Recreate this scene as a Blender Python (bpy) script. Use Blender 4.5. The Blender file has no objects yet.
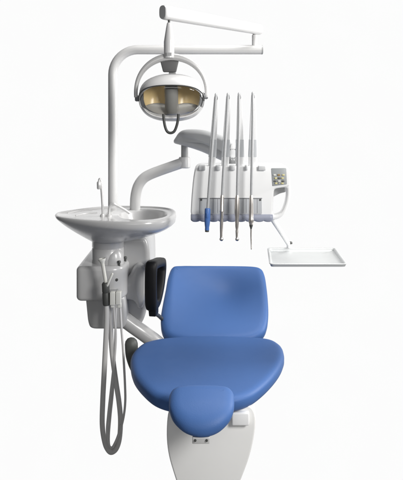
import bpy, bmesh, math, random
from mathutils import Vector, Matrix
random.seed(4)
SC = bpy.context.scene
COL = SC.collection
V = Vector
F, CX, HY, EYE = 650.0, 201.5, 110.0, 1.5      # photo scale: focal length, centre column, horizon row, eye height

def at(px, py, Y):
    return V(((px - CX) / F * Y, Y, EYE - (py - HY) / F * Y))
def on_plane(px, py, p0, n):
    d = V(((px - CX) / F, 1.0, -(py - HY) / F)); o = V((0, 0, EYE))
    t = (p0 - o).dot(n) / d.dot(n)
    return o + d * t

# ------------------------------------------------------------------ materials
def mat(name, col, rough=0.4, metal=0.0, coat=0.0, bump=0.0, bscale=300.0, var=0.04, vscale=6.0, spec=0.5, rvar=0.06, sheen=0.0):
    m = bpy.data.materials.new(name); m.use_nodes = True
    nt = m.node_tree; N = nt.nodes; L = nt.links
    b = N['Principled BSDF']
    b.inputs['Metallic'].default_value = metal
    b.inputs['Specular IOR Level'].default_value = spec
    b.inputs['Coat Weight'].default_value = coat
    b.inputs['Coat Roughness'].default_value = 0.15
    tc = N.new('ShaderNodeTexCoord')
    nz = N.new('ShaderNodeTexNoise'); nz.inputs['Scale'].default_value = vscale; nz.inputs['Detail'].default_value = 5
    L.new(tc.outputs['Object'], nz.inputs['Vector'])
    mr = N.new('ShaderNodeMapRange'); mr.inputs['To Min'].default_value = 1 - var; mr.inputs['To Max'].default_value = 1 + var
    L.new(nz.outputs['Fac'], mr.inputs['Value'])
    mx = N.new('ShaderNodeVectorMath'); mx.operation = 'SCALE'; mx.inputs[0].default_value = col[:3]
    L.new(mr.outputs['Result'], mx.inputs['Scale']); L.new(mx.outputs['Vector'], b.inputs['Base Color'])
    r2 = N.new('ShaderNodeMapRange'); r2.inputs['To Min'].default_value = max(rough - rvar, 0.02); r2.inputs['To Max'].default_value = rough + rvar
    n2 = N.new('ShaderNodeTexNoise'); n2.inputs['Scale'].default_value = vscale * 5; n2.inputs['Detail'].default_value = 4
    L.new(tc.outputs['Object'], n2.inputs['Vector']); L.new(n2.outputs['Fac'], r2.inputs['Value']); L.new(r2.outputs['Result'], b.inputs['Roughness'])
    if bump:
        n3 = N.new('ShaderNodeTexNoise'); n3.inputs['Scale'].default_value = bscale; n3.inputs['Detail'].default_value = 3
        L.new(tc.outputs['Object'], n3.inputs['Vector'])
        bp = N.new('ShaderNodeBump'); bp.inputs['Strength'].default_value = bump; bp.inputs['Distance'].default_value = 0.002
        L.new(n3.outputs['Fac'], bp.inputs['Height']); L.new(bp.outputs['Normal'], b.inputs['Normal'])
    return m

M = {}
M['pedestal'] = mat('pedestal_enamel', (.88, .88, .87), .35, coat=.2, bump=.03, bscale=120)
M['shell'] = mat('lamp_shell', (.62, .62, .625), .3, coat=.3)
M['white'] = mat('white_enamel', (.72, .72, .72), .32, coat=.25, bump=.03, bscale=120)
M['white_plastic'] = mat('white_plastic', (.86, .865, .87), .38, bump=.04, bscale=400)
M['warm_white'] = mat('ivory_plastic', (.70, .70, .66), .4)
M['unit'] = mat('shaded_unit_shell', (.49, .49, .492), .30, coat=.35, bump=.03, bscale=150)  # white shell; its shaded look is put into this greyer base colour
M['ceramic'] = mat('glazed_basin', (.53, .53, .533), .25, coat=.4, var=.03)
M['grey'] = mat('grey_plastic', (.36, .365, .37), .45, bump=.05, bscale=500)
M['mid'] = mat('mid_grey', (.22, .225, .235), .45, bump=.05, bscale=500)
M['dark'] = mat('dark_grey', (.06, .062, .06), .5, bump=.05)
M['dark2'] = mat('charcoal_plastic', (.11, .11, .112), .45)
M['pad'] = mat('keypad_grey', (.34, .36, .37), .4)
M['lgrey'] = mat('light_grey_plastic', (.58, .59, .60), .45)
M['yoke'] = mat('pale_silver_paint', (.58, .58, .58), .35, metal=.25)
M['groove'] = mat('panel_groove', (.42, .43, .45), .4)
M['boot'] = mat('grey_rubber', (.085, .09, .085), .55, bump=.1, bscale=300)
M['black'] = mat('black_foam', (.006, .006, .007), .5, bump=.12, bscale=500, spec=.22)
M['blue'] = mat('blue_vinyl', (.054, .130, .34), .52, bump=.16, bscale=240, var=.07, vscale=4, spec=.3)
M['bluep'] = mat('blue_plastic', (.07, .17, .46), .4)
M['chrome'] = mat('polished_steel', (.62, .61, .60), .18, metal=1.0, rvar=.05)
M['satin'] = mat('satin_steel', (.74, .70, .66), .36, metal=1.0, rvar=.06)
M['silver'] = mat('silver_paint', (.68, .68, .68), .35, metal=.35)
M['hose'] = mat('grey_hose', (.60, .595, .59), .45, bump=.05)
M['lhose'] = mat('pale_hose', (.46, .47, .48), .28)
M['bumper'] = mat('blue_grey_rubber', (.30, .32, .40), .45)
M['panel'] = mat('smoked_panel', (.50, .515, .535), .30)
M['amber'] = mat('amber_reflector', (.90, .70, .38), .25, metal=.0, var=.05, vscale=8)
M['yellow'] = mat('yellow_key', (.66, .60, .30), .4)
M['brown'] = mat('brown_key', (.34, .22, .08), .4)
M['band'] = mat('grey_band', (.60, .62, .64), .4)
M['tray'] = mat('brushed_tray', (.55, .565, .57), .40, metal=.2, var=.06, vscale=10)

def glass_mat(name, tint, refl):
    m = bpy.data.materials.new(name); m.use_nodes = True
    nt = m.node_tree; N = nt.nodes; L = nt.links; N.clear()
    o = N.new('ShaderNodeOutputMaterial'); mx = N.new('ShaderNodeMixShader')
    t = N.new('ShaderNodeBsdfTransparent'); t.inputs['Color'].default_value = (*tint, 1)
    g = N.new('ShaderNodeBsdfGlossy'); g.inputs['Roughness'].default_value = .06
    fr = N.new('ShaderNodeFresnel'); fr.inputs['IOR'].default_value = refl
    L.new(fr.outputs['Fac'], mx.inputs['Fac']); L.new(t.outputs[0], mx.inputs[1]); L.new(g.outputs[0], mx.inputs[2]); L.new(mx.outputs[0], o.inputs['Surface'])
    return m
M['glass'] = glass_mat('clear_cover', (.86, .85, .82), 1.5)

# ------------------------------------------------------------------ object helpers
def wl(o):
    p = V((0, 0, 0))
    while o: p += o.location; o = o.parent
    return p
def obj(name, bm, m, parent=None, sharp=38, smooth=True, label=None):
    bmesh.ops.remove_doubles(bm, verts=bm.verts, dist=1e-6)
    bmesh.ops.recalc_face_normals(bm, faces=bm.faces)
    xs = [v.co for v in bm.verts]
    c = V([(min(v[i] for v in xs) + max(v[i] for v in xs)) / 2 for i in range(3)])
    if parent is None: c.z = min(v.z for v in xs)
    bmesh.ops.translate(bm, verts=bm.verts, vec=-c)
    me = bpy.data.meshes.new(name); bm.to_mesh(me); bm.free()
    if smooth:
        for p in me.polygons: p.use_smooth = True
        me.set_sharp_from_angle(angle=math.radians(sharp))
    me.materials.append(m)
    o = bpy.data.objects.new(name, me); COL.objects.link(o)
    o.parent = parent; o.location = c - wl(parent)
    if label: o['label'] = label
    return o
def thing(name, label, cat, loc, group=None):
    o = bpy.data.objects.new(name, None); COL.objects.link(o); o.location = loc
    o.empty_display_size = .05
    o['label'] = label; o['category'] = cat
    if group: o['group'] = group
    return o
def tag(o, label, cat, group=None):
    o['label'] = label; o['category'] = cat
    if group: o['group'] = group
    return o

def cr(pts, n=8, closed=False):
    """smooth curve through points"""
    P = [V(p) for p in pts]; out = []; k = len(P)
    for i in range(k if closed else k - 1):
        if closed: a, b, c, d = P[i - 1], P[i], P[(i + 1) % k], P[(i + 2) % k]
        else: a, b, c, d = P[max(i - 1, 0)], P[i], P[i + 1], P[min(i + 2, k - 1)]
        for j in range(n):
            t = j / n
            out.append(.5 * ((2 * b) + (c - a) * t + (2 * a - 5 * b + 4 * c - d) * t * t + (3 * b - a - 3 * c + d) * t ** 3))
    if not closed: out.append(P[-1])
    return out
def skin_rings(bm, rings, closed_ring=True, cap=True):
    R = [[bm.verts.new(p) for p in r] for r in rings]
    n = len(R[0])
    for a, b in zip(R, R[1:]):
        for i in range(n if closed_ring else n - 1):
            j = (i + 1) % n
            bm.faces.new((a[i], a[j], b[j], b[i]))
    if cap:
        bm.faces.new(R[0][::-1]); bm.faces.new(R[-1])
    return R
def tube(bm, path, r, seg=16, flat=None, up=V((0, 0, 1)), round_end=False):
    """r: number or list per path point; flat=(a,b) makes an a x b oval section"""
    P = [V(p) for p in path]; n = len(P)
    rr = r if isinstance(r, (list, tuple)) else [r] * n
    if round_end:
        t0 = (P[0] - P[1]).normalized(); t1 = (P[-1] - P[-2]).normalized()
        r0, r1 = rr[0], rr[-1]
        pre, post, rp, rq = [], [], [], []
        for a in (80, 55, 28):
            s, c = math.sin(math.radians(a)), math.cos(math.radians(a))
            pre.append(P[0] + t0 * r0 * s); rp.append(r0 * c)
        for a in (28, 55, 80):
            s, c = math.sin(math.radians(a)), math.cos(math.radians(a))
            post.append(P[-1] + t1 * r1 * s); rq.append(r1 * c)
        P = pre + P + post; rr = rp + list(rr) + rq; n = len(P)
    rings = []; prev = None
    for i in range(n):
        t = (P[min(i + 1, n - 1)] - P[max(i - 1, 0)]).normalized()
        if prev is None:
            u = up if abs(t.dot(up)) < .95 else V((0, 1, 0))
            u = (u - t * u.dot(t)).normalized()
        else:
            u = (prev - t * prev.dot(t)).normalized()
        prev = u; w = t.cross(u)
        fa, fb = flat if flat else (1, 1)
        rings.append([P[i] + u * math.cos(2 * math.pi * k / seg) * rr[i] * fa + w * math.sin(2 * math.pi * k / seg) * rr[i] * fb for k in range(seg)])
    skin_rings(bm, rings)
    return bm
def lathe(bm, prof, c, axis=V((0, 0, 1)), seg=32):
    """prof: list of (radius, height along axis)"""
    axis = V(axis).normalized(); u = axis.orthogonal().normalized(); w = axis.cross(u); c = V(c)
    rings = [[c + axis * h + (u * math.cos(2 * math.pi * k / seg) + w * math.sin(2 * math.pi * k / seg)) * max(r, 1e-4) for k in range(seg)] for r, h in prof]
    skin_rings(bm, rings)
    return bm
def round_poly(pts, rad, n=5):
    out = []; k = len(pts)
    for i in range(k):
        p, a, b = V(pts[i]), V(pts[i - 1]), V(pts[(i + 1) % k])
        r = rad[i] if isinstance(rad, (list, tuple)) else rad
        if r <= 0: out.append(p); continue
        d1, d2 = (a - p), (b - p)
        r1 = min(r, d1.length * .48); r2 = min(r, d2.length * .48)
        s, e = p + d1.normalized() * r1, p + d2.normalized() * r2
        for j in range(n + 1):
            t = j / n
            out.append(s * (1 - t) ** 2 + p * 2 * t * (1 - t) + e * t * t)
    return out
def prism(bm, outline, vec, bev=0.0, seg=3, bev_back=True):
    """extrude a flat outline along vec, rounding the rim"""
    b2 = bmesh.new()
    v = [b2.verts.new(p) for p in outline]; f = b2.faces.new(v)
    g = bmesh.ops.extrude_face_region(b2, geom=[f])
    nv = [e for e in g['geom'] if isinstance(e, bmesh.types.BMVert)]
    bmesh.ops.translate(b2, verts=nv, vec=V(vec))
    bmesh.ops.recalc_face_normals(b2, faces=b2.faces)
    if bev:
        caps = [x for x in b2.faces if len(x.verts) == len(outline)]
        if len(outline) == 4: ed = list(b2.edges)
        else:
            ed = set()
            for x in caps:
                ed.update(x.edges)
            ed = list(ed)
        bmesh.ops.bevel(b2, geom=ed, offset=bev, segments=seg, affect='EDGES', clamp_overlap=True, profile=.5)
    merge(bm, b2); return bm
def merge(bm, b2):
    mp = {v: bm.verts.new(v.co) for v in b2.verts}
    for f in b2.faces:
        try: bm.faces.new([mp[v] for v in f.verts])
        except ValueError: pass
    b2.free()
def box(bm, c, s, bev=.004, rot=None, seg=3):
    b2 = bmesh.new(); bmesh.ops.create_cube(b2, size=1)
    bmesh.ops.scale(b2, vec=V(s), verts=b2.verts)
    if bev: bmesh.ops.bevel(b2, geom=list(b2.edges), offset=bev, segments=seg, affect='EDGES', clamp_overlap=True, profile=.5)
    if rot is not None: bmesh.ops.transform(b2, matrix=rot.to_4x4(), verts=b2.verts)
    bmesh.ops.translate(b2, verts=b2.verts, vec=V(c)); merge(bm, b2); return bm
def nb(): return bmesh.new()
def loop_loft(bm, O, I, half):
    """closed padded loop between an outer and an inner curve; half = half depth vector"""
    R = []
    for po, pi in zip(O, I):
        ctr = (po + pi) / 2; ra = (po - pi) / 2; ring = []
        for k in range(16):
            a = 2 * math.pi * k / 16; ca, sa = math.cos(a), math.sin(a)
            ca = math.copysign(abs(ca) ** .6, ca); sa = math.copysign(abs(sa) ** .6, sa)
            ring.append(bm.verts.new(ctr + ra * ca + half * sa))
        R.append(ring)
    for i in range(len(R)):
        A, B = R[i], R[(i + 1) % len(R)]
        for k in range(16): bm.faces.new((A[k], A[(k + 1) % 16], B[(k + 1) % 16], B[k]))
    return bm

def cushion(outline, n, up, down, rad, dish=None, crown=0.0, exp=.75):
    """upholstered pad round a flat outline; n = normal of the face"""
    bm = nb(); n = n.normalized(); k = len(outline)
    c = sum(outline, V()) / k
    area = sum(((outline[i] - c).cross(outline[(i + 1) % k] - c)).dot(n) for i in range(k))
    sg = 1 if area > 0 else -1
    nor = []
    for i in range(k):
        t = (outline[(i + 1) % k] - outline[i - 1]).normalized()
        nor.append((t.cross(n) * sg).normalized())
    rings = []
    def ring(ins, sc, h):
        r = []
        for i in range(k):
            p = outline[i] - nor[i] * ins
            p = c + (p - c) * sc
            hh = h
            if dish and h > up * .5: hh += dish(p, sc) * (h / up)
            r.append(p + n * hh)
        return r
    for s in (.2, .5, .8, .95): rings.append(ring(rad, s, -down))
    for a in (-90, -70, -50, -30, -12, 8, 25, 40, 55, 68, 80, 90):
        ca, sa = math.cos(math.radians(a)) ** exp, math.sin(math.radians(a))
        sa = math.copysign(abs(sa) ** exp, sa)
        rings.append(ring(rad * (1 - ca), 1, (up if sa > 0 else down) * sa))
    for s in (.965, .92, .86, .78, .68, .57, .45, .33, .22, .12, .04):
        rings.append(ring(rad, s, up + crown * (1 - s * s)))
    skin_rings(bm, rings)
    return bm

# ------------------------------------------------------------------ setting: a flat white backdrop with added glow
FLOOR = -.45
def backdrop():
    bm = nb(); rows = [[bm.verts.new((x, 14, z)) for x in (-10, -4, 0, 4, 10)] for z in (-8, -4, 0, 3, 6)]
    for a, b in zip(rows, rows[1:]):
        for i in range(4): bm.faces.new((a[i], a[i + 1], b[i + 1], b[i]))
    m = bpy.data.materials.new('glowing_white_paper'); m.use_nodes = True
    nt = m.node_tree; N = nt.nodes; L = nt.links; N.clear()
    o = N.new('ShaderNodeOutputMaterial'); e = N.new('ShaderNodeEmission'); e.inputs['Strength'].default_value = .985  # backdrop whiteness is added emission, no lamp lights it
    nz = N.new('ShaderNodeTexNoise'); nz.inputs['Scale'].default_value = 1.2; nz.inputs['Detail'].default_value = 6
    mr = N.new('ShaderNodeMapRange'); mr.inputs['To Min'].default_value = .985; mr.inputs['To Max'].default_value = 1.0
    g = N.new('ShaderNodeNewGeometry'); cmb = N.new('ShaderNodeCombineColor')
    L.new(g.outputs['Position'], nz.inputs['Vector']); L.new(nz.outputs['Fac'], mr.inputs['Value'])
    for i in range(3): L.new(mr.outputs['Result'], cmb.inputs[i])
    L.new(cmb.outputs['Color'], e.inputs['Color']); L.new(e.outputs[0], o.inputs['Surface'])
    b = obj('backdrop', bm, m); b['kind'] = 'structure'; b['label'] = 'plain white evenly glowing studio backdrop'
    bm = nb(); box(bm, (0, 1.0, FLOOR - .05), (6, 4.6, .1), .01)
    f = obj('floor', bm, mat('studio_floor', (.22, .22, .22), .6, var=.1)); f['kind'] = 'structure'; f['label'] = 'matt grey studio floor'
backdrop()

# ------------------------------------------------------------------ chair
def chair():
    t = thing('dental_chair', 'blue upholstered dental chair with white pedestal and one black armrest', 'dental chair', (.02, 2.65, 0))
    # seat
    zs = .445; p0 = V((0, 0, zs)); up = V((0, 0, 1))
    px = [(146, 347), (136.5, 353), (131, 361), (131, 371), (134.5, 381), (143.5, 392), (155, 400.5), (171, 405.5), (188, 406), (202, 406), (217, 406), (236, 404.5), (252, 399), (266, 388.5), (276.5, 377), (282.5, 367), (284.2, 358.5), (280.5, 350), (268, 344), (240, 341.8), (205, 341), (168, 342.8)]
    o = cr([on_plane(x, y, p0, up) for x, y in px], 6, True)
    c_s = sum(o, V()) / len(o)
    def dish(p, s):
        u, w_ = (p.x - c_s.x) / .33, (p.y - c_s.y) / .36
        return -.012 * max(0, 1 - u * u) * max(0, 1 - w_ * w_) - .012 * max(0, -w_ - .45) ** 1.5
    bm = cushion(o, up, .032, .034, .036, dish)
    obj('seat', bm, M['blue'], t, 60)
    c = sum(o, V()) / len(o)
    bm = nb(); prism(bm, [V((c.x + (p.x - c.x) * .82, c.y + (p.y - c.y) * .8, zs - .058)) for p in o], (0, 0, .024), .006)
    obj('seat_pan', bm, M['mid'], t)
    # backrest
    a, b = V((0, 3.07, .425)), V((0, 3.47, .667))
    d = (b - a).normalized(); n = V((1, 0, 0)).cross(d).normalized()
    px = [(172.5, 270), (182, 268), (198, 267.4), (215, 267.2), (236, 267.4), (253, 268.4), (261, 271), (264.5, 277), (266.5, 289), (267.8, 302), (268.3, 316), (267, 328), (262.5, 337), (250, 343), (230, 345), (200, 345), (178, 343.5), (166, 339), (161.5, 331), (160.8, 319), (163, 305), (165.6, 292), (168.2, 278.5)]
    p1 = a - n * .0
    o = cr([on_plane(x, y, p1, n) for x, y in px], 6, True)
    cc = sum(o, V()) / len(o)
    def dish2(p, s):
        q = p - cc; u = q.x / .235; w = q.dot(d) / .265
        e = max(0, 1 - u * u) * max(0, 1 - w * w)
        return -.036 * max(0, 1 - (u - .12) ** 2 / 1.1) * max(0, 1 - w * w) * max(0, 1 + .75 * w) - .024 * e * math.exp(-((u - .3) ** 2 + (w - .42) ** 2) * 4.5)
    bm = cushion(o, n, .036, .04, .04, dish2)
    obj('backrest', bm, M['blue'], t, 60)
    bm = nb(); box(bm, (.06, 3.02, .385), (.16, .34, .03), .01); box(bm, (.065, 3.27, .47), (.14, .36, .02), .008, Matrix.Rotation(math.radians(31), 3, 'X'))
    obj('backrest_bracket', bm, M['mid'], t)
    # leg rest pad
    a, b = V((0, 2.335, .512)), V((0, 2.115, .437))
    d = (a - b).normalized(); n = V((1, 0, 0)).cross(d).normalized()
    px = [(176, 390), (187, 388.3), (202, 388), (217, 388.3), (228, 390), (233.6, 395.5), (234.4, 404), (233.2, 412.5), (228, 422.5), (217, 431.8), (202, 435.6), (186, 431.8), (174.8, 422.5), (169.8, 412.5), (168.9, 404), (170.3, 395)]
    c3 = on_plane(202, 408, b, n)
    def drop(p):
        w = (p - c3).dot(d) / .12
        return .034 * max(0, -w + .1) ** 2
    o = []
    for x, y in px:
        yy = y
        for _ in range(12):
            p = on_plane(x, yy, b, n); q = p - V((0, 0, drop(p)))
            yq = HY + (EYE - q.z) / q.y * F; yy += (y - yq) * .6
        o.append(on_plane(x, yy, b, n))
    o = cr(o, 6, True)
    def dish3(p, s):
        q = p - c3; u = q.x / .115; w = q.dot(d) / .12
        return .007 * max(0, 1 - u * u) * max(0, 1 - w * w)
    bm = cushion(o, n, .024, .024, .038, dish3, .0, .8)
    for v in bm.verts: v.co.z -= drop(v.co)
    obj('leg_rest', bm, M['blue'], t, 60)
    bm = nb(); k = at(201, 438.5, 2.17)
    box(bm, k, (.058, .03, .022), .003); box(bm, k + V((0, .1, .006)), (.045, .2, .016), .003)
    br = obj('leg_rest_bracket', bm, M['silver'], t)
    for s in (-1, 1):
        bm = nb(); lathe(bm, [(.0001, 0), (.004, .0), (.0045, .002), (.0035, .005), (.0001, .0055)], k + V((s * .019, -.0145, .002)), (0, -1, 0), 12)
        obj('bolt', bm, M['dark'], br)
    # pedestal
    Yb = 2.37
    px = [(186, 404), (236, 404), (250, 405), (255.2, 412), (255.8, 424), (254.8, 433), (252.4, 446), (248.6, 460), (242, 477.5), (234, 496), (228, 515), (228, 508), (186, 508), (186, 515), (178, 487), (173.8, 474), (169.2, 459), (167, 446), (166.4, 434), (167, 420), (168.5, 411), (173, 405)]
    o = [at(x, y, Yb) for x, y in px]
    o = [V((p.x, p.y, FLOOR if y == 508 else p.z)) for p, (x, y) in zip(o, px)]
    # section lofted back with a gently bowed front
    bm = nb()
    oo = round_poly(o, .03, 3)
    prism(bm, oo, (.03, .62, 0), .03, 5)
    obj('pedestal', bm, M['pedestal'], t, 50)
    bm = nb(); k = at(240.5, 414, 2.352); box(bm, V((k.x, 2.415, .381)), (.064, .13, .048), .006)
    obj('seat_bracket', bm, M['white_plastic'], t)
    # armrest: a padded loop seen nearly end on
    rz = Matrix.Rotation(math.radians(-8.5), 3, 'Z'); org = at(150.2, 308.5, 2.92)
    def lp(y, z, x=0): return org + rz @ V((x, y, z))
    outer = [(0, .0), (-.010, .07), (-.008, .15), (.0, .196), (.03, .208), (.12, .196), (.215, .182), (.245, .165), (.248, .12), (.205, .045), (.12, -.012), (.04, -.022)]
    inner = [(.042, .042), (.034, .085), (.034, .135), (.042, .158), (.055, .162), (.12, .154), (.185, .143), (.20, .13), (.198, .11), (.16, .06), (.11, .025), (.065, .022)]
    O = [lp(q.x, q.y) for q in cr([V((y, z, 0)) for y, z in outer], 5, True)]; I = [lp(q.x, q.y) for q in cr([V((y, z, 0)) for y, z in inner], 5, True)]
    bm = nb(); loop_loft(bm, O, I, rz @ V((.0265, 0, 0)))
    ar = obj('armrest', bm, M['black'], t, 60)
    bm = nb()
    prism(bm, [lp(.02, .005, -.016), lp(.02, .005, .022), lp(.025, -.045, .02), lp(.025, -.045, -.012)], rz @ V((0, .06, 0)), .004)
    obj('armrest_stub', bm, M['black'], ar)
    bm = nb(); tube(bm, [lp(.05, -.03, 0), at(159, 316, 3.06), at(166, 323, 3.24), at(185, 326, 3.28)], .009, 12)
    obj('armrest_pin', bm, M['dark'], ar)
chair()

# ------------------------------------------------------------------ cuspidor unit
def unit():
    t = thing('cuspidor_unit', 'white spittoon unit with pointed oval basin left of the blue chair', 'cuspidor', at(112, 330, 3.1))
    Yf = 2.95
    # front cabinet box
    zt, zb = .787, .629
    xl, xr = -.572, -.352
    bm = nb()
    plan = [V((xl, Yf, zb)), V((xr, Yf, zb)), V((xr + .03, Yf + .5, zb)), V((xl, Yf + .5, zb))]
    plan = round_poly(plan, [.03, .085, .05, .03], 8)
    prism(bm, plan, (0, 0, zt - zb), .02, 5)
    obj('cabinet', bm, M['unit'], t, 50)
    # tall rear body
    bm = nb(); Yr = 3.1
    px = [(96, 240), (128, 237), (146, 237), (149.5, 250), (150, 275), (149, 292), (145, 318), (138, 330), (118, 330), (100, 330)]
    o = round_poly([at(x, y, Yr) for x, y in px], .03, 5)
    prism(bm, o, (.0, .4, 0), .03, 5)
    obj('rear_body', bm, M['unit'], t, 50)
    # lower cabinet
    bm = nb()
    px = [(85, 296), (124, 296), (127, 316), (125, 329.5), (90, 329.5), (87.5, 322)]
    o = round_poly([at(x, y, 2.99) for x, y in px], [.0, .02, .04, .03, .03, .02], 5)
    prism(bm, o, (0, .42, 0), .018, 4)
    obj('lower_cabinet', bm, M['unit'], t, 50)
    # side cover, a raised curved flap
    bm = nb()
    px = [(118, 285), (125, 280), (130.5, 273), (134.5, 266), (138.5, 263.5), (143.5, 266), (146.2, 275), (146, 290), (143, 306), (138, 307), (133, 300), (118, 298)]
    o = cr([at(x, y, 3.07) for x, y in px], 4, True)
    cp = cushion(o, V((0, -1, 0)), .016, .1, .016, None, .006, .9)
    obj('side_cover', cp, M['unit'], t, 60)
    # neck
    nk = V((at(108, 250, 3.06).x, 3.06, 0))
    bm = nb()
    lathe(bm, [(.0745, .78), (.0745, .852), (.0725, .854), (.0725, .858), (.0745, .860), (.0745, .93), (.09, .96)], nk, seg=64)
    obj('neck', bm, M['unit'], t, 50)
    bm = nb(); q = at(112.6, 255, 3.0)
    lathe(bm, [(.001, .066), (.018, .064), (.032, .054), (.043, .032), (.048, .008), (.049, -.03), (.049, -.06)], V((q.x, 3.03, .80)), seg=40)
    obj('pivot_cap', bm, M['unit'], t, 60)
    # knobs
    for x, Y in ((119.2, 2.985), (125.3, 3.07)):
        p = at(x, 260, Y); bm = nb()
        lathe(bm, [(.005, -.02), (.005, .010), (.0078, .012), (.0078, .018), (.006, .021), (.0005, .022)], V((p.x, p.y, .787)), seg=16)
        obj('valve_knob', bm, M['dark'], t)
    p = at(116.2, 280.6, 2.948); bm = nb(); lathe(bm, [(.007, -.02), (.007, 0), (.005, .003), (.0005, .004)], p + V((0, .012, 0)), (0, -1, 0), 16)
    obj('screw', bm, M['dark'], t)
    # basin
    zr = 1.024; pr = V((0, 0, zr)); up = V((0, 0, 1))
    px = [(54.9, 214.4), (56.5, 216.5), (62, 217.9), (75, 219.5), (92, 221), (110, 222), (128, 222.4), (146, 222), (160, 220.6), (170, 218), (175.3, 214.6), (175.8, 211.2), (171, 208.6), (160, 207), (142, 206.2), (122, 206), (102, 206.8), (84, 208.4), (68, 210.7), (60.5, 211.9), (56.4, 213)]
    out = cr([on_plane(x, y, pr, up) for x, y in px], 8, True)
    Bc = on_plane(143, 213.6, pr, up); ax_, ay_ = on_plane(167.5, 213.6, pr, up).x - Bc.x, .145
    K = 120
    def hit(c, ang):
        dx, dy = math.cos(ang), math.sin(ang); best = 0
        for i in range(len(out)):
            a, b = out[i - 1] - c, out[i] - c
            e = b - a; den = dx * e.y - dy * e.x
            if abs(den) < 1e-12: continue
            s = (a.x * e.y - a.y * e.x) / den; u = (a.x * dy - a.y * dx) / den
            if s > 0 and -1e-6 <= u <= 1 + 1e-6: best = max(best, s)
        return V((c.x + dx * best, c.y + dy * best, zr))
    A = [2 * math.pi * i / K for i in range(K)]
    rim = [hit(Bc, a) for a in A]
    ell = [V((Bc.x + ax_ * math.cos(a), Bc.y + ay_ * math.sin(a), zr)) for a in A]
    xmin, xmax = min(p.x for p in rim), max(p.x for p in rim)
    rings = []
    nkc = V((nk.x, nk.y, 0))
    def under(s, p):
        f = (p.x - xmin) / (xmax - xmin); pw = .84 - .26 * f
        q = V((nk.x + .078 * math.cos(math.atan2(p.y - nk.y, p.x - nk.x)), nk.y + .078 * math.sin(math.atan2(p.y - nk.y, p.x - nk.x)), 0))
        r = p.lerp(q, s); band = .008 + .020 * f
        r.z = zr - band - (.137 - band) * min(1, s ** pw) - .0
        return r
    for s in (1, .9, .78, .66, .54, .42, .31, .21, .12, .05, .015): rings.append([under(s, p) for p in rim])
    def inw(p, d):
        q = (V((Bc.x, Bc.y, p.z)) - p); return p + q.normalized() * d
    f_ = lambda p: (p.x - xmin) / (xmax - xmin)
    rings.append([p + V((0, 0, -.004 - .012 * f_(p))) for p in rim])
    rings.append([inw(p, .002) + V((0, 0, -.001)) for p in rim])
    rings.append([inw(p, .006) + V((0, 0, .002)) for p in rim])
    rings.append([inw(p, .014) + V((0, 0, .001)) for p in rim])
    rings.append([inw(p, .019) + V((0, 0, -.003)) for p in rim])
    for s in (.3, .65):
        rings.append([inw(p, .021).lerp(e, s) + V((0, 0, -.004)) for p, e in zip(rim, ell)])
    rings.append([e + V((0, 0, -.004)) for e in ell])
    for s, z in ((.97, -.008), (.93, -.02), (.87, -.04), (.76, -.065), (.6, -.082), (.4, -.092), (.2, -.097), (.05, -.098)):
        rings.append([V((Bc.x + (e.x - Bc.x) * s, Bc.y + (e.y - Bc.y) * s, zr + z)) for e in ell])
    bm = nb(); skin_rings(bm, rings)
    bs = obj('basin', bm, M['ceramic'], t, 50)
    bm = nb(); lathe(bm, [(.022, 0), (.022, .003), (.018, .005), (.002, .003)], V((Bc.x, Bc.y, zr - .099)), seg=24)
    obj('drain', bm, M['chrome'], bs)
    # shallow cup shelf ridges
    bm = nb()
    for px_ in ([(68, 213.2), (78, 211), (92, 210.2)], [(76, 215.5), (86, 213.5), (97, 212.6)]):
        tube(bm, cr([on_plane(x, y, V((0, 0, zr - .003)), up) for x, y in px_], 6), .003, 8, round_end=True)
    obj('cup_shelf_ridge', bm, M['ceramic'], bs)
    # cup filler and rinse spout
    Ys = 2.93; b0 = on_plane(102.9, 216.2, V((0, 0, zr - .004)), up); Ys = b0.y
    bm = nb(); tube(bm, cr([b0, at(102.4, 203, Ys), at(101.6, 190, Ys), at(100.9, 182, Ys), at(100.2, 179.2, Ys), at(99.4, 179.6, Ys), at(99.1, 182.5, Ys - .004), at(98.9, 187, Ys - .006)], 6), .0055, 14)
    o1 = obj('cup_filler', bm, M['silver'], t, 60)
    bm = nb(); lathe(bm, [(.006, 0), (.009, .004), (.0095, .03), (.006, .036)], at(98.9, 189.3, Ys - .006), seg=16); obj('nozzle', bm, M['silver'], o1)
    bm = nb(); lathe(bm, [(.013, 0), (.013, .006), (.008, .010)], b0, seg=20); obj('collar', bm, M['silver'], o1)
    b1 = on_plane(109.2, 216.2, V((0, 0, zr - .004)), up); Y1 = b1.y
    bm = nb(); tube(bm, cr([b1, at(109.3, 210, Y1), at(110, 206.3, Y1), at(112, 204.4, Y1), at(115, 204.4, Y1), at(120, 207, Y1 + .01), at(125, 210, Y1 + .02), at(129.5, 213.3, Y1 + .03)], 6), .0062, 14)
    o2 = obj('rinse_spout', bm, M['silver'], t, 60)
    bm = nb(); lathe(bm, [(.013, 0), (.013, .006), (.008, .010)], b1, seg=20); obj('collar', bm, M['silver'], o2)
    # carrying arm to the chair and rubber sleeve
    bm = nb(); tube(bm, cr([at(120, 316, 3.08), at(132, 325, 3.08), at(146, 335, 3.08), at(160, 346, 3.06), at(185, 372, 2.96)], 8), .036, 24)
    obj('carrying_arm', bm, M['unit'], t, 60)
    bm = nb(); tube(bm, cr([at(131.3, 344, 2.93), at(132.4, 356, 2.93), at(137.5, 369, 2.94), at(147, 382, 2.96), at(162, 392, 2.94), at(182, 398, 2.88)], 8), .0295, 24, round_end=True)
    obj('rubber_sleeve', bm, M['boot'], t, 60)
    # hose holder bracket with two clips
    bm = nb(); q = at(111, 293, 2.93); box(bm, (q.x, 2.955, q.z), (.06, .04, .02), .004)
    hb = obj('hose_holder', bm, M['grey'], t)
unit()

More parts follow.
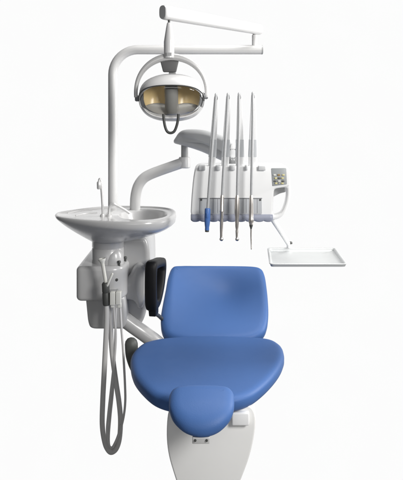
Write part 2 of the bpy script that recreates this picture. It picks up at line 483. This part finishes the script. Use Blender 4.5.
# ------------------------------------------------------------------ suction hoses hanging from the holder
def hoses():
    Y = 2.88
    t = thing('suction_hose', 'thick grey suction hose with dark grey grip and flared white tip', 'suction hose', at(107, 305, Y), 'hoses looped below the basin')
    bm = nb(); path = [at(106.7, 304, Y), at(106.8, 318, Y), at(105.6, 345, Y), at(104.2, 372, Y), at(102.8, 400, Y), at(102.3, 425, Y + .01), at(104.8, 442, Y + .015), at(108.3, 450, Y + .02), at(112, 452, Y + .03), at(116.5, 448, Y + .04), at(119.5, 438, Y + .05), at(120.5, 420, Y + .05), at(119, 402, Y + .05), at(116, 382, Y + .05), at(113, 360, Y + .05), at(111.2, 340, Y + .05), at(110.5, 318, Y + .05), at(110.5, 300, Y + .06)]
    tube(bm, cr(path, 8), .0115, 16); obj('hose', bm, M['hose'], t, 60)
    bm = nb(); lathe(bm, [(.010, -.012), (.0155, -.008), (.0165, 0), (.0165, .044), (.0145, .047), (.0165, .05), (.0165, .085), (.012, .092)], at(106.4, 303, Y), (at(105.6, 285, Y) - at(106.4, 303, Y)), 20); obj('grip', bm, M['dark'], t)
    a, b = at(106.2, 285, Y), at(101.8, 258.6, Y); L = (b - a).length
    bm = nb(); lathe(bm, [(.0075, -.01), (.0078, L * .2), (.0082, L * .8), (.011, L * .88), (.0165, L * .94), (.017, L), (.013, L), (.009, L * .9)], a, b - a, 20); obj('tip', bm, M['warm_white'], t)
    bm = nb(); tube(bm, [at(107.4, 285.5, Y - .012), at(109.5, 280, Y - .014), at(112.2, 274, Y - .016)], .0052, 12, round_end=True); obj('lever', bm, M['warm_white'], t, 60)
    # slim saliva ejector
    Y2 = 2.875
    t2 = thing('saliva_ejector', 'slim hose hanging from the ivory connector right beside the dark grip', 'suction hose', at(114, 305, Y2), 'hoses looped below the basin')
    bm = nb(); path = [at(113.6, 304, Y2), at(114.4, 318, Y2), at(115.7, 332, Y2), at(115.2, 350, Y2), at(113, 372, Y2), at(110.4, 395, Y2), at(108.2, 415, Y2), at(107, 430, Y2), at(108, 442, Y2 + .005), at(110.5, 447.5, Y2 + .01), at(113, 446.5, Y2 + .02), at(117.5, 437, Y2 + .03), at(121, 425, Y2 + .04)]
    tube(bm, cr(path, 8), .0052, 12); obj('hose', bm, M['hose'], t2, 60)
    bm = nb(); box(bm, at(112.8, 298, Y2), (.024, .03, .058), .004); box(bm, at(112.8, 305, Y2), (.017, .02, .02), .003); obj('connector', bm, M['warm_white'], t2)
    t3 = thing('water_hose', 'slim pale hose from the right ivory connector bowing out towards the chair', 'suction hose', at(119, 305, Y2), 'hoses looped below the basin')
    bm = nb(); path = [at(120, 304, Y2), at(121.2, 325, Y2), at(122.8, 345, Y2), at(124, 365, Y2), at(125, 385, Y2), at(125.3, 400, Y2 + .01), at(124.2, 413, Y2 + .02), at(121.5, 426, Y2 + .03), at(117, 439, Y2 + .035), at(112.5, 447, Y2 + .045), at(109.5, 446, Y2 + .055), at(108.8, 436, Y2 + .06), at(110.5, 415, Y2 + .065), at(113, 390, Y2 + .07), at(114.5, 360, Y2 + .07), at(115.5, 330, Y2 + .07), at(116, 308, Y2 + .07)]
    tube(bm, cr(path, 8), .0052, 12); obj('hose', bm, M['hose'], t3, 60)
    bm = nb(); box(bm, at(118.6, 297.6, Y2), (.024, .03, .058), .004); box(bm, at(119.6, 305, Y2), (.017, .02, .022), .003); obj('connector', bm, M['warm_white'], t3)
hoses()

# ------------------------------------------------------------------ lamp stand
def lamp_stand():
    Y = 3.25; r = .0233
    foot = at(112.8, 255, Y); foot.z = .76
    t = thing('lamp_stand', 'white bent tube lamp post with counterbalanced arm above the basin', 'lamp stand', foot)
    zt = at(0, 49.8, Y).z; x0 = foot.x; xe = at(261.8, 50, Y).x
    R = .125; path = [V((x0, Y, .76)), V((x0, Y, 1.2)), V((x0, Y, zt - R))]
    for a in range(8, 90, 8): path.append(V((x0 + R - R * math.cos(math.radians(a)), Y, zt - R + R * math.sin(math.radians(a)))))
    path += [V((x0 + R, Y, zt)), V((x0 + .4, Y, zt)), V((xe, Y, zt))]
    bm = nb(); tube(bm, path, r, 28); obj('post', bm, M['white'], t, 60)
    bm = nb(); lathe(bm, [(r * .98, -.004), (r * 1.02, 0), (r * 1.0, .004), (r * .8, .007), (.001, .008)], V((xe, Y, zt)), (1, 0, 0), 28); obj('end_cap', bm, M['grey'], t)
    q = at(254.6, 46, Y)
    bm = nb(); lathe(bm, [(.0135, -.02), (.0135, .052), (.011, .056)], q, seg=24); k = obj('pivot_sleeve', bm, M['white'], t)
    bm = nb(); lathe(bm, [(.0095, .05), (.0095, .085)], q, seg=20); obj('pivot_pin', bm, M['mid'], k)
    # balance arm: stadium section, deeper at the lamp end
    a, b = at(161.5, 12.3, 2.72), at(260, 29.8, 3.27)
    a = at(163, 12.2, 2.70)
    d = (b - a); hd = V((d.x, d.y, 0)).normalized(); side = V((-hd.y, hd.x, 0))
    rings = []
    def sect(c, h, w):
        pts = []
        for i in range(24):
            an = 2 * math.pi * i / 24; ca, sa = math.cos(an), math.sin(an)
            pts.append(c + side * w * math.copysign(abs(ca) ** .85, ca) + V((0, 0, 1)) * (h * math.copysign(abs(sa) ** .6, sa)))
        return pts
    for s, k in ((0, .9), (.006, .97), (.015, 1), (.3, 1), (.7, 1), (.985, 1), (.994, .96), (1, .9)):
        h = .031 * (1 - s) + .0262 * s; w = .021 * (1 - s) + .02 * s
        rings.append(sect(a + d * s, h * k, w * k))
    bm = nb(); skin_rings(bm, rings); ba = obj('balance_arm', bm, M['shell'], t, 45)
    bm = nb(); skin_rings(bm, [sect(a - hd * .004, .0275, .0175), sect(a - hd * .0005, .029, .0188), sect(a + hd * .004, .029, .0188)]); obj('end_plug', bm, M['grey'], ba)
    return a, hd
A0, HD = lamp_stand()

# ------------------------------------------------------------------ operating lamp
def lamp():
    Y = 2.72
    top = at(169, 19, Y)
    t = thing('operating_lamp', 'rounded dental operating lamp with amber reflector hanging in a silver yoke', 'dental lamp', at(171.5, 133, Y))
    sc = Y / F
    bm = nb()
    z = lambda y: at(0, y, Y).z - top.z
    lathe(bm, [(5.1 * sc, z(58)), (5.2 * sc, z(56)), (5.2 * sc, z(42)), (4.6 * sc, z(38)), (3.0 * sc, z(28)), (2.2 * sc, z(24)), (1.8 * sc, z(22.8))], top, seg=28)
    sl = obj('sleeve', bm, M['shell'], t, 45)
    bm = nb(); lathe(bm, [(1.2 * sc, z(26)), (1.2 * sc, .012)], top, seg=16); obj('pivot_pin', bm, M['dark'], sl)
    bm = nb(); q = at(169, 54.2, Y - 5.35 * sc); box(bm, q, (5 * sc, .002, 3.2 * sc), .0005); obj('sleeve_plate', bm, M['grey'], sl)
    # head
    C = at(171.6, 98.2, Y); tl = math.radians(26)
    X = V((1, 0, 0)); Fv = V((0, -math.cos(tl), -math.sin(tl))); U = V((0, -math.sin(tl), math.cos(tl)))
    def L(x, u, f): return C + X * x + U * u + Fv * f
    a, b, n = .1375, .098, 2.35; K = 64
    def se(sx, sy, f, nn=n, drop=0):
        r = []
        for i in range(K):
            an = 2 * math.pi * i / K; ca, sa = math.cos(an), math.sin(an)
            r.append(L(sx * math.copysign(abs(ca) ** (2 / nn), ca), sy * math.copysign(abs(sa) ** (2 / nn), sa) + drop, f))
        return r
    bm = nb(); rings = []
    for s in (0, 8, 18, 28, 40, 52, 64, 75, 84, 89):
        c_, s_ = math.cos(math.radians(s)), math.sin(math.radians(s))
        rings.append(se(a * c_ ** .8, b * c_ ** .8, .012 - .135 * s_))
    inner = []
    for s in (86, 70, 50, 30, 12, 0):
        c_, s_ = math.cos(math.radians(s)), math.sin(math.radians(s))
        inner.append(se((a - .006) * c_ ** .8, (b - .006) * c_ ** .8, .012 - .125 * s_))
    R_ = skin_rings(bm, rings, True, False); bm.faces.new(R_[-1]); sh = obj('lamp_housing', bm, M['shell'], t, 50)
    bm = nb(); skin_rings(bm, inner + [rings[0]], True, False); obj('liner', bm, M['silver'], sh, 50)
    # top visor: the white upper shell that laps over the window
    bm = nb(); rows = []
    for f, sx, g in ((-.02, 1.0, 1.012), (.012, 1.004, 1.012), (.03, .995, .975), (.045, .965, .92), (.053, .93, .86), (.052, .925, .84)):
        row = []
        for i in range(25):
            an = math.radians(18 + 144 * i / 24); ca, sa = math.cos(an), math.sin(an)
            row.append(L(a * sx * math.copysign(abs(ca) ** (2 / n), ca), b * g * abs(sa) ** (2 / n), f * abs(sa) ** .5 if f > 0 else f))
        rows.append(row)
    skin_rings(bm, rows, False, False)
    obj('visor', bm, M['shell'], sh, 60)
    # lower lip in silver
    bm = nb(); rows = []
    for f, sx, g in ((-.02, 1.0, 1.01), (.014, 1.004, 1.012), (.032, .985, .95), (.046, .95, .83), (.056, .91, .68), (.054, .90, .64), (.046, .90, .64)):
        row = []
        for i in range(25):
            an = math.radians(198 + 144 * i / 24); ca, sa = math.cos(an), math.sin(an)
            row.append(L(a * sx * math.copysign(abs(ca) ** (2 / n), ca), -b * g * abs(sa) ** (2 / n), f * abs(sa) ** .5 if f > 0 else f))
        rows.append(row)
    skin_rings(bm, rows, False, False)
    obj('lower_lip', bm, M['silver'], sh, 60)
    # thin dark seam round the window
    bm = nb(); pr = []
    for i in range(33):
        an = math.radians(-1 + 182 * i / 32); ca, sa = math.cos(an), math.sin(an)
        pr.append(L(a * .985 * math.copysign(abs(ca) ** (2 / n), ca) * (.93 + .07 * abs(ca)), b * (.985 - .12 * abs(sa) ** 2) * math.copysign(abs(sa) ** (2 / n), sa), .018 + .040 * abs(sa) ** .7))
    tube(bm, pr, .0026, 8); obj('gasket', bm, M['dark'], sh, 60)
    # amber reflectors: two concave bowls
    for s in (-1, 1):
        bm = nb(); rows = []
        for j in range(9):
            v = j / 8; row = []
            for i in range(17):
                w = i / 16
                x = s * (.020 + .098 * w); u = -.036 + .112 * v
                kx = (w - .42) / .6; ku = (v - .5) / .62
                f = -.050 + .045 * (kx * kx * .8 + ku * ku * .7)
                lim = b * .9 * max(0.02, 1 - (abs(x) / (a * .96)) ** n) ** (1 / n)
                row.append(L(x, max(-lim, min(u, lim)), f))
            rows.append(row)
        skin_rings(bm, rows, False, False); obj('reflector', bm, M['amber'], sh, 70)
    # silver lower reflector trough
    bm = nb(); rows = []
    for v in range(7):
        row = []
        for i in range(25):
            w = -1 + 2 * i / 24; x = .124 * w
            u0 = -.030 - .022 * (w * w) ; lim = b * .93 * max(.02, 1 - (abs(x) / (a * .97)) ** n) ** (1 / n)
            u = u0 + (-lim - u0) * v / 6
            row.append(L(x, max(u, -lim), -.035 + .05 * v / 6 - .012 * math.sin(v / 6 * math.pi)))
        rows.append(row)
    skin_rings(bm, rows, False, False); obj('lower_reflector', bm, M['silver'], sh, 60)
    # bulb shield column
    bm = nb(); rows = []
    for u in (-.085, -.08, .046, .052):
        row = []
        for i in range(17):
            an = math.pi * i / 16; k = .9 if u in (-.085, .052) else 1
            row.append(L(.0285 * math.cos(an) * k - .001, u, -.012 + .026 * math.sin(an) * k))
        rows.append(row)
    skin_rings(bm, rows, False, False); bsd = obj('bulb_shield', bm, M['grey'], sh, 60)
    bm = nb(); box(bm, L(0, .054, .0), (.05, .03, .014), .004, Matrix.Rotation(tl, 3, 'X')); obj('bulb_cap', bm, M['dark'], bsd)
    # clear cover
    bm = nb(); rings = []
    for s in (8, 20, 35, 50, 65, 78, 88):
        c_, s_ = math.cos(math.radians(s)), math.sin(math.radians(s))
        rings.append(se(a * .965 * c_ ** .55, b * .94 * c_ ** .55, .012 + .040 * s_))
    R_ = skin_rings(bm, rings, True, False); bm.faces.new(R_[-1])
    obj('clear_cover', bm, M['glass'], sh, 70)
    # top plate on the dome
    bm = nb(); box(bm, L(.002, b * .82, -.068), (.030, .036, .006), .002, Matrix.Rotation(tl + math.radians(38), 3, 'X')); obj('top_plate', bm, M['grey'], sh)
    # yoke: half ring
    Yy = Y + .015
    bm = nb(); pts = []; rr = []
    ctr = at(171.3, 93.5, Yy); rx, rz_ = 35.6 * sc, 36.6 * sc
    rings = []
    for i in range(41):
        an = math.radians(186 - 192 * i / 40)
        ca, sa = math.cos(an), math.sin(an)
        th = (.0080 + .0075 * max(0, sa) ** 2.0) ; wd = .013 + .008 * max(0, sa)
        cen = ctr + V((ca * rx, 0, (abs(sa) ** .92 if sa > 0 else sa) * rz_))
        rad = V((ca, 0, sa)).normalized()
        rings.append([cen + rad * th * math.copysign(abs(math.cos(q)) ** .6, math.cos(q)) + V((0, 1, 0)) * wd * math.copysign(abs(math.sin(q)) ** .6, math.sin(q)) for q in [2 * math.pi * k / 16 for k in range(16)]])
    skin_rings(bm, rings); yk = obj('yoke', bm, M['yoke'], t, 50)
    for px, py, s in ((137.2, 98.5, -1), (205.8, 96.2, 1)):
        bm = nb(); p = at(px, py, Yy); lathe(bm, [(.013, -.014), (.013, .004), (.010, .009), (.001, .010)], p, (s, 0, 0), 20); obj('yoke_screw', bm, M['mid'], yk)
    bm = nb(); o = [at(x, y, Yy - .005) for x, y in ((160, 60.5), (178.6, 60.5), (176, 72), (163, 72))]
    prism(bm, o, (0, .03, 0), .004); pass
    obj('yoke_block', bm, M['dark2'], yk)
    # wire handle
    h0 = Y - .06
    bm = nb(); tube(bm, cr([at(163.5, 114, h0), at(163.9, 120, h0), at(165.2, 127, h0), at(167.3, 131.6, h0), at(170.6, 133, h0), at(174.2, 131.4, h0), at(176.6, 126, h0), at(178, 119.5, h0), at(178.4, 114, h0)], 6), .0056, 12); obj('handle', bm, M['dark'], t, 60)
lamp()

# ------------------------------------------------------------------ arm that carries the console
def console_arm():
    Y = 3.14
    base = at(135, 215, Y); base.z = .78
    t = thing('console_arm', 'bent white tube arm with broad grey upper arm behind the whips', 'support arm', base)
    bm = nb(); path = [base, at(135, 225, Y), at(135.1, 205, Y), at(135.8, 195, Y), at(138.2, 186, Y), at(143, 179, Y), at(149.5, 174.8, Y), at(160, 170.6, Y), at(172, 166.4, Y), at(183, 162.6, Y)]
    p = cr(path, 8); tube(bm, p, [.0255 + .0 * i for i in range(len(p))], 24); lo = obj('lower_arm', bm, M['white'], t, 60)
    q = at(184.6, 168, Y); sc = Y / F
    bm = nb(); lathe(bm, [(5 * sc, 0), (5.9 * sc, .004), (5.9 * sc, 10 * sc), (5.2 * sc, 11 * sc), (3, 11 * sc)][:4] + [(3.2 * sc, 11 * sc)], q, seg=28); obj('elbow_joint', bm, M['white'], lo)
    bm = nb(); lathe(bm, [(3.5 * sc, 9 * sc), (3.5 * sc, 26 * sc)], q, seg=24); obj('elbow_post', bm, M['grey'], lo)
    # broad upper arm
    px = [(173.8, 142.4), (176, 137), (179.5, 132.4), (185, 130), (195, 129.6), (205, 130.6), (216, 133.4), (226, 137), (234, 142), (240, 149), (243, 158), (241, 166), (232, 164.5), (222, 160.5), (212, 156), (202, 151.5), (192, 148), (182, 145)]
    o = cr([at(x, y, 3.14 - .0036 * (x - 174)) for x, y in px], 4, True)
    bm = nb(); b2 = cushion(o, V((.0, -1, .25)), .034, .05, .03, None, .004, .85)
    ua = obj('upper_arm', b2, M['lgrey'], t, 60)
    bm = nb(); lathe(bm, [(.040, -.012), (.044, -.006), (.044, .006), (.040, .012)], at(234.5, 153, 2.87), V((1, -.25, 0)), 32); obj('swivel_ring', bm, M['white_plastic'], ua)
    bm = nb(); lathe(bm, [(.022, 0), (.022, .05), (.03, .06), (.03, .1)], V((at(234, 0, 2.86).x, 2.86, 1.23)), seg=24); obj('console_post', bm, M['grey'], ua)
console_arm()

# ------------------------------------------------------------------ delivery console
WH = [  # whip: tip(x,y), base centre x, base half width, hose lower x, hose lower y
    ((216.4, 93.8), 211.2, 3.6, 207.6, 209), ((228.4, 93.3), 224.6, 3.9, 222.1, 196), ((239.6, 93), 239.8, 4.2, 237.2, 196), ((253.4, 92.3), 252.6, 4.4, 251.3, 196)]
def console():
    Y = 2.72; sc = Y / F
    t = thing('instrument_console', 'white dental instrument console with four whip arms, keypad and loop handle', 'instrument console', at(232, 222, Y + .08))
    px = [(195.5, 166), (286, 166), (290, 170), (290.2, 186.5), (273.5, 189), (272.5, 216), (270, 219), (194, 219), (190.6, 214), (191.4, 198), (193, 180)]
    rad = [.03, .02, .02, .008, .012, .012, .012, .02, .012, .02, .02]
    bm = nb(); o = round_poly([at(x, y, Y) for x, y in px], rad, 6)
    prism(bm, o, (.0, .17, .0), .014, 4); obj('console_body', bm, M['white_plastic'], t, 45)
    # loop handle
    yo = Y + .03
    O = cr([at(x, y, yo) for x, y in ((269.5, 190), (273, 184.5), (281, 183.5), (289, 184), (290.3, 189), (289.8, 197), (287.5, 206), (283.5, 214), (277.5, 218.3), (270.5, 219), (268.5, 212), (269, 201))], 5, True)
    I = cr([at(x, y, yo) for x, y in ((273.6, 191), (275, 188.6), (280, 187.4), (285, 187.4), (286, 190.5), (285.6, 197), (283.8, 204.5), (280.6, 211), (277, 213.4), (273.5, 213.2), (272.7, 209), (272.9, 201))], 5, True)
    bm = nb(); loop_loft(bm, O, I, V((0, .026, 0))); obj('loop_handle', bm, M['white_plastic'], t, 60)
    bm = nb(); prism(bm, round_poly([at(x, y, Y + .075) for x, y in ((273.2, 188), (286, 187), (286, 192), (280, 193.5), (275, 196), (273.2, 197))], .006, 3), (0, .02, 0), .003); obj('handle_lining', bm, M['grey'], t)
    # keypad
    bm = nb(); prism(bm, round_poly([at(x, y, Y - .003) for x, y in ((271.4, 168.2), (286.3, 168), (287, 184.4), (272.6, 186.2))], .004, 3), (0, .008, 0), .0012, 2); kp = obj('keypad', bm, M['pad'], t)
    rows = [(175, (274.6, 278.9, 283.4), ('warm_white', 'brown', 'yellow')), (178.2, (275.8, 279.2, 282.6), ('yellow', 'dark2', 'yellow')), (181.2, (275.2, 279.2, 283.2), ('dark2', 'warm_white', 'dark2')), (183.3, (276.2, 279.4, 282.4), ('yellow', 'grey', 'yellow'))]
    for y, xs, cs in rows:
        for x, c in zip(xs, cs):
            bm = nb(); box(bm, at(x, y, Y - .005), (2.5 * sc, .004, 1.6 * sc), .001); obj('key', bm, M[c], kp)
    # holder panel with grooves
    bm = nb(); prism(bm, round_poly([at(x, y, Y - .004) for x, y in ((200, 198), (261.8, 198), (262, 214), (199.4, 214))], .003, 2), (0, .01, 0), .0015, 2); hp = obj('holder_panel', bm, M['panel'], t)
    bm = nb(); box(bm, at(230.9, 198.3, Y - .0055), (62.4 * sc, .004, .9 * sc), .0008); obj('panel_edge', bm, M['mid'], hp)
    for x in (213.5, 218, 229, 243.5, 246.5, 257.5):
        bm = nb(); box(bm, at(x, 206, Y - .0045), (.0022, .003, 14.2 * sc), .0006); obj('groove', bm, M['groove'], hp)
    for x in (201.3, 260.3):
        bm = nb(); lathe(bm, [(.004, 0), (.004, .003), (.001, .004)], at(x, 199.8, Y - .004), (0, -1, 0), 14); obj('screw', bm, M['dark'], hp)
    # scalloped bumper
    bm = nb(); rings = []; N = 150
    for i in range(N + 1):
        s = i / N; x = 190.8 + (272.6 - 190.8) * s
        wob = abs(math.sin(s * math.pi * 9)) ** .5
        k = 1.0
        if s < .03: k *= .75 + .25 * (s / .03) ** .5
        if s > .97: k *= .75 + .25 * ((1 - s) / .03) ** .5
        c = at(x, 217.4, Y + .012)
        rings.append([c + V((0, -.021 * k * math.copysign(abs(math.cos(q)) ** .7, math.cos(q)), (.0165 if math.sin(q) > 0 else .0125 + .006 * wob) * k * math.copysign(abs(math.sin(q)) ** .8, math.sin(q)))) for q in [2 * math.pi * j / 16 for j in range(16)]])
    skin_rings(bm, rings); obj('bumper', bm, M['bumper'], t, 60)
    # grey stops between the whips
    for x0, x1 in ((198.6, 205.4), (215.4, 220.4), (229.2, 234.8), (244.8, 247.4), (257.8, 265.2)):
        bm = nb(); c = at((x0 + x1) / 2, 167.6, Y + .012); box(bm, c, ((x1 - x0) * sc, .05, 5 * sc), .004); obj('whip_stop', bm, M['lgrey'], t)
    # whip arms
    for (tx, ty), bx_, hw, hx, hy in WH:
        Yt, Yb = Y - .02, Y + .03
        rings = []
        def sec(px, py, YY, h, d):
            c = at(px, py, YY)
            return [c + V((h * sc * math.copysign(abs(math.cos(q)) ** .5, math.cos(q)), d * math.copysign(abs(math.sin(q)) ** .5, math.sin(q)), 0)) for q in [2 * math.pi * j / 16 for j in range(16)]]
        def pos(f): return (tx + (bx_ - tx) * f, ty + 1.5 + (172 - ty) * f, Yt + (Yb - Yt) * f)
        for f in (0, .02, .06, .15, .3, .45, .6, .75, .9, 1):
            w = 2.1 + (hw - 2.1) * min(1, f * 1.25) ** .85
            if f == 0: w *= .6
            rings.append(sec(*pos(f), w, .006 + .006 * f))
        bm = nb(); skin_rings(bm, rings); wa = obj('whip_arm', bm, M['white_plastic'], t, 50)
        bm = nb(); r2 = []
        for yy in (139.5, 140.2, 156.2, 156.9):
            f = (yy - ty - 1.5) / (172 - ty); k = .2 if yy in (139.5, 156.9) else .32
            w = 2.1 + (hw - 2.1) * min(1, f * 1.25) ** .85 + k
            r2.append(sec(*pos(f), w, .0062 + .006 * f + .001))
        skin_rings(bm, r2); obj('band', bm, M['band'], wa)
        bm = nb(); p = at(tx + .35, ty + 3.2, Yt - .016); lathe(bm, [(.0005, -.012), (.003, -.010), (.0042, -.004), (.0042, .008), (.003, .012), (.0005, .013)], p, (-.12, 0, 1), 14); obj('pulley_cap', bm, M['mid'], wa)
console()

# ------------------------------------------------------------------ four hand instruments on their hoses
def instrument(i, name, label, cat, body, mt, tipf):
    Y = 2.665; sc = Y / F
    (tx, ty), bx_, hw, hx, hy = WH[i]
    fx = lambda x, k=1: x
    t = thing(name, label, cat, at(hx, hy, Y), 'instruments hung along the console')
    a = at(tx, ty + 1.2, 2.70); top = at(tx - .3, ty + .9, 2.690)
    path = cr([a + V((0, .0, -.01)), top, at(tx - .6, ty + 4, 2.674), at(tx + (hx - tx) * .3, ty + (hy - ty) * .28, 2.668), at(tx + (hx - tx) * .62, ty + (hy - ty) * .6, 2.664), at(tx + (hx - tx) * .86, ty + (hy - ty) * .85, Y), at(hx, hy + 2, Y)], 8)
    bm = nb(); tube(bm, path, .0056, 12); obj('hose', bm, M['lhose'], t, 60)
    prof = body
    bm = nb(); c = at(hx, hy, Y); dx = (WH[i][3] - tx) / (hy - ty) * .35
    ax = V((dx, 0, -1)).normalized()
    lathe(bm, [(r * sc, h * sc) for r, h in prof], c, ax, 24); bo = obj('grip', bm, mt, t, 40)
    tipf(bo, c, ax, sc)
    return t
def tip_syr(bo, c, ax, sc):
    bm = nb(); lathe(bm, [(1.9 * sc, 20.5 * sc), (2.0 * sc, 21.5 * sc), (2.0 * sc, 22.8 * sc), (1.2 * sc, 23 * sc)], c, ax, 16); obj('nozzle', bm, M['dark'], bo)
    bm = nb(); box(bm, c + ax * 6 * sc + V((0, -2.9 * sc, 0)), (2.2 * sc, .005, 5 * sc), .001); obj('button', bm, M['bluep'], bo)
def tip_hp(bo, c, ax, sc):
    p = c + ax * 43 * sc
    bm = nb(); lathe(bm, [(.0005, -2.4 * sc), (1.6 * sc, -2.0 * sc), (1.9 * sc, -.6 * sc), (1.9 * sc, .9 * sc), (1.2 * sc, 1.8 * sc), (.0005, 2 * sc)], p + V((.2 * sc, -.003, 0)), V((.2, -1, .15)), 20); obj('head', bm, M['chrome'], bo)
def tip_sc(bo, c, ax, sc):
    bm = nb(); lathe(bm, [(1.9 * sc, 28.2 * sc), (1.7 * sc, 30 * sc), (1.0 * sc, 32 * sc), (.8 * sc, 33 * sc)], c, ax, 16); obj('tip_collar', bm, M['dark'], bo)
    bm = nb(); p = [c + ax * 32 * sc, c + ax * 40 * sc, c + ax * 47 * sc + V((.001, 0, 0)), c + ax * 53 * sc + V((.0015, -.003, 0))]
    q = cr(p, 5); tube(bm, q, [.0034 - .0014 * i / len(q) for i in range(len(q))], 12, round_end=True); obj('tip', bm, M['satin'], bo)
instrument(0, 'air_water_syringe', 'blue handled syringe, leftmost instrument hanging on the console', 'dental syringe', [(1.4, -1), (2.6, -.4), (2.9, .4), (3.0, 8), (2.8, 13), (2.5, 16), (2.1, 18.5), (2.2, 21)], M['bluep'], tip_syr)
hpp = [(1.3, -1), (1.6, 0), (1.75, 1), (1.75, 14), (2.05, 14.4), (2.05, 16.2), (1.8, 16.6), (1.75, 24), (1.6, 32), (1.3, 38), (1.25, 42.5)]
instrument(1, 'dental_handpiece', 'slim straight steel handpiece between the blue syringe and a stepped handpiece', 'dental handpiece', hpp, M['satin'], tip_hp)
hp2 = [(1.3, -1), (1.6, 0), (1.8, 1), (2.2, 4), (2.5, 10), (2.6, 16), (2.2, 20), (1.8, 23), (1.9, 26), (1.7, 31), (1.2, 33.5), (1.5, 35), (1.3, 38), (1.1, 42.5)]
instrument(2, 'dental_handpiece', 'waisted steel handpiece, third instrument from the left on the console', 'dental handpiece', hp2, M['satin'], tip_hp)
hp3 = [(1.3, -1), (1.6, 0), (1.8, 1), (2.0, 8), (2.2, 16), (2.2, 22), (2.5, 23), (2.5, 26.5), (2.1, 27.2), (1.9, 28.6)]
instrument(3, 'scaler_handpiece', 'pale steel scaler with long needle tip, rightmost instrument on the console', 'dental scaler', hp3, M['satin'], tip_sc)

# ------------------------------------------------------------------ tray and its holder
def tray():
    zt = .8735; p0 = V((0, 0, zt)); up = V((0, 0, 1))
    t = thing('tray_holder', 'pale grey angled bar under the console that carries the tray', 'tray holder', at(289.5, 248, 2.93))
    bm = nb(); p = cr([at(270, 212, 2.80), at(273, 219.5, 2.80), at(280, 230.5, 2.85), at(288.5, 244, 2.92)], 6)
    n = len(p); tube(bm, p, [.0125 - .003 * i / n for i in range(n)], 18); obj('arm', bm, M['white_plastic'], t, 60)
    k = at(289.4, 246.5, 2.925); sc = 2.92 / F
    bm = nb(); lathe(bm, [(2.4 * sc, -.022), (2.7 * sc, -.004), (2.7 * sc, .014), (2.4 * sc, .018)], k, seg=24); kn = obj('knob', bm, M['white_plastic'], t)
    bm = nb(); lathe(bm, [(2.9 * sc, .012), (3.0 * sc, .014), (3.0 * sc, .018), (2.6 * sc, .021), (.001, .0215)], k, seg=24); obj('knob_cap', bm, M['dark'], kn)
    c4 = [(267.2, 249.4), (335.6, 249.4), (347.6, 265.9), (269.4, 265.9)]
    cor = [on_plane(x, y, p0, up) for x, y in c4]; cc = sum(cor, V()) / 4
    bm = nb(); prism(bm, round_poly([cc.lerp(q, .55) + V((0, 0, -.016)) for q in cor], .02, 4), (0, 0, .008), .002)
    d = (k - cc); box(bm, cc + V((d.x * .5, d.y * .5, -.0125)), (.03, abs(d.y) + .03, .007), .002)
    obj('support_plate', bm, M['grey'], t)
    # tray
    O = round_poly(cor, .022, 6)
    def ins(dd, z):
        r = []; m = len(O)
        for i in range(m):
            tg = (O[(i + 1) % m] - O[i - 1]).normalized(); nr = V((tg.y, -tg.x, 0))
            if nr.dot(O[i] - cc) < 0: nr = -nr
            q = O[i] - nr * dd; r.append(V((q.x, q.y, zt + z)))
        return r
    rings = [[cc.lerp(q, .5) + V((0, 0, -.0066)) for q in O], ins(.012, -.0066), ins(.006, -.005), ins(.003, .003), ins(.0, .005), ins(.0, .007), ins(.002, .0085), ins(.007, .008), ins(.010, .0055), ins(.013, -.003), ins(.018, -.0046), [cc.lerp(q, .5) + V((0, 0, -.0046)) for q in O], [cc.lerp(q, .05) + V((0, 0, -.0046)) for q in O]]
    bm = nb(); skin_rings(bm, rings)
    o = obj('instrument_tray', bm, M['tray'], None, 45); tag(o, 'flat rectangular steel tray with raised rim below the console', 'tray')
tray()

# ------------------------------------------------------------------ camera, light
cam = bpy.data.cameras.new('camera'); co = bpy.data.objects.new('camera', cam); COL.objects.link(co)
co.location = (0, 0, EYE); co.rotation_euler = (math.radians(90), 0, 0)
cam.sensor_fit = 'HORIZONTAL'; cam.sensor_width = 36; cam.lens = F / 403 * 36; cam.shift_y = -(240 - HY) / 403
cam.clip_end = 100; cam.clip_start = .05
SC.camera = co
w = bpy.data.worlds.new('World'); SC.world = w; w.use_nodes = True
w.node_tree.nodes['Background'].inputs['Color'].default_value = (.95, .97, 1, 1)
w.node_tree.nodes['Background'].inputs['Strength'].default_value = .12
def area(name, loc, tgt, size, power, col=(1, .985, .96)):
    l = bpy.data.lights.new(name, 'AREA'); l.shape = 'RECTANGLE'; l.size, l.size_y = size; l.energy = power; l.color = col
    o = bpy.data.objects.new(name, l); COL.objects.link(o); o.location = loc
    o.rotation_euler = (V(tgt) - V(loc)).to_track_quat('-Z', 'Y').to_euler()
area('key_softbox', (1.7, .5, 2.1), (.15, 2.8, .6), (.8, .9), 74)
area('front_fill', (-.1, -1.0, 1.8), (.0, 2.8, .9), (1.3, 1.0), 12)  # added fill, brightens the lamp reflector and pedestal front
area('top_softbox', (.7, 3.0, 3.6), (.2, 2.9, .5), (1.5, 1.2), 64)
area('side_softbox', (2.6, 3.4, 1.9), (0, 3.0, 1.2), (.7, 1.6), 75)
SC.render.engine = 'CYCLES'
SC.view_settings.view_transform = 'Standard'; SC.view_settings.look = 'None'
SC.view_settings.exposure = 0; SC.view_settings.gamma = 1
SC.cycles.max_bounces = 8; SC.cycles.transparent_max_bounces = 12
SC.cycles.use_denoising = True
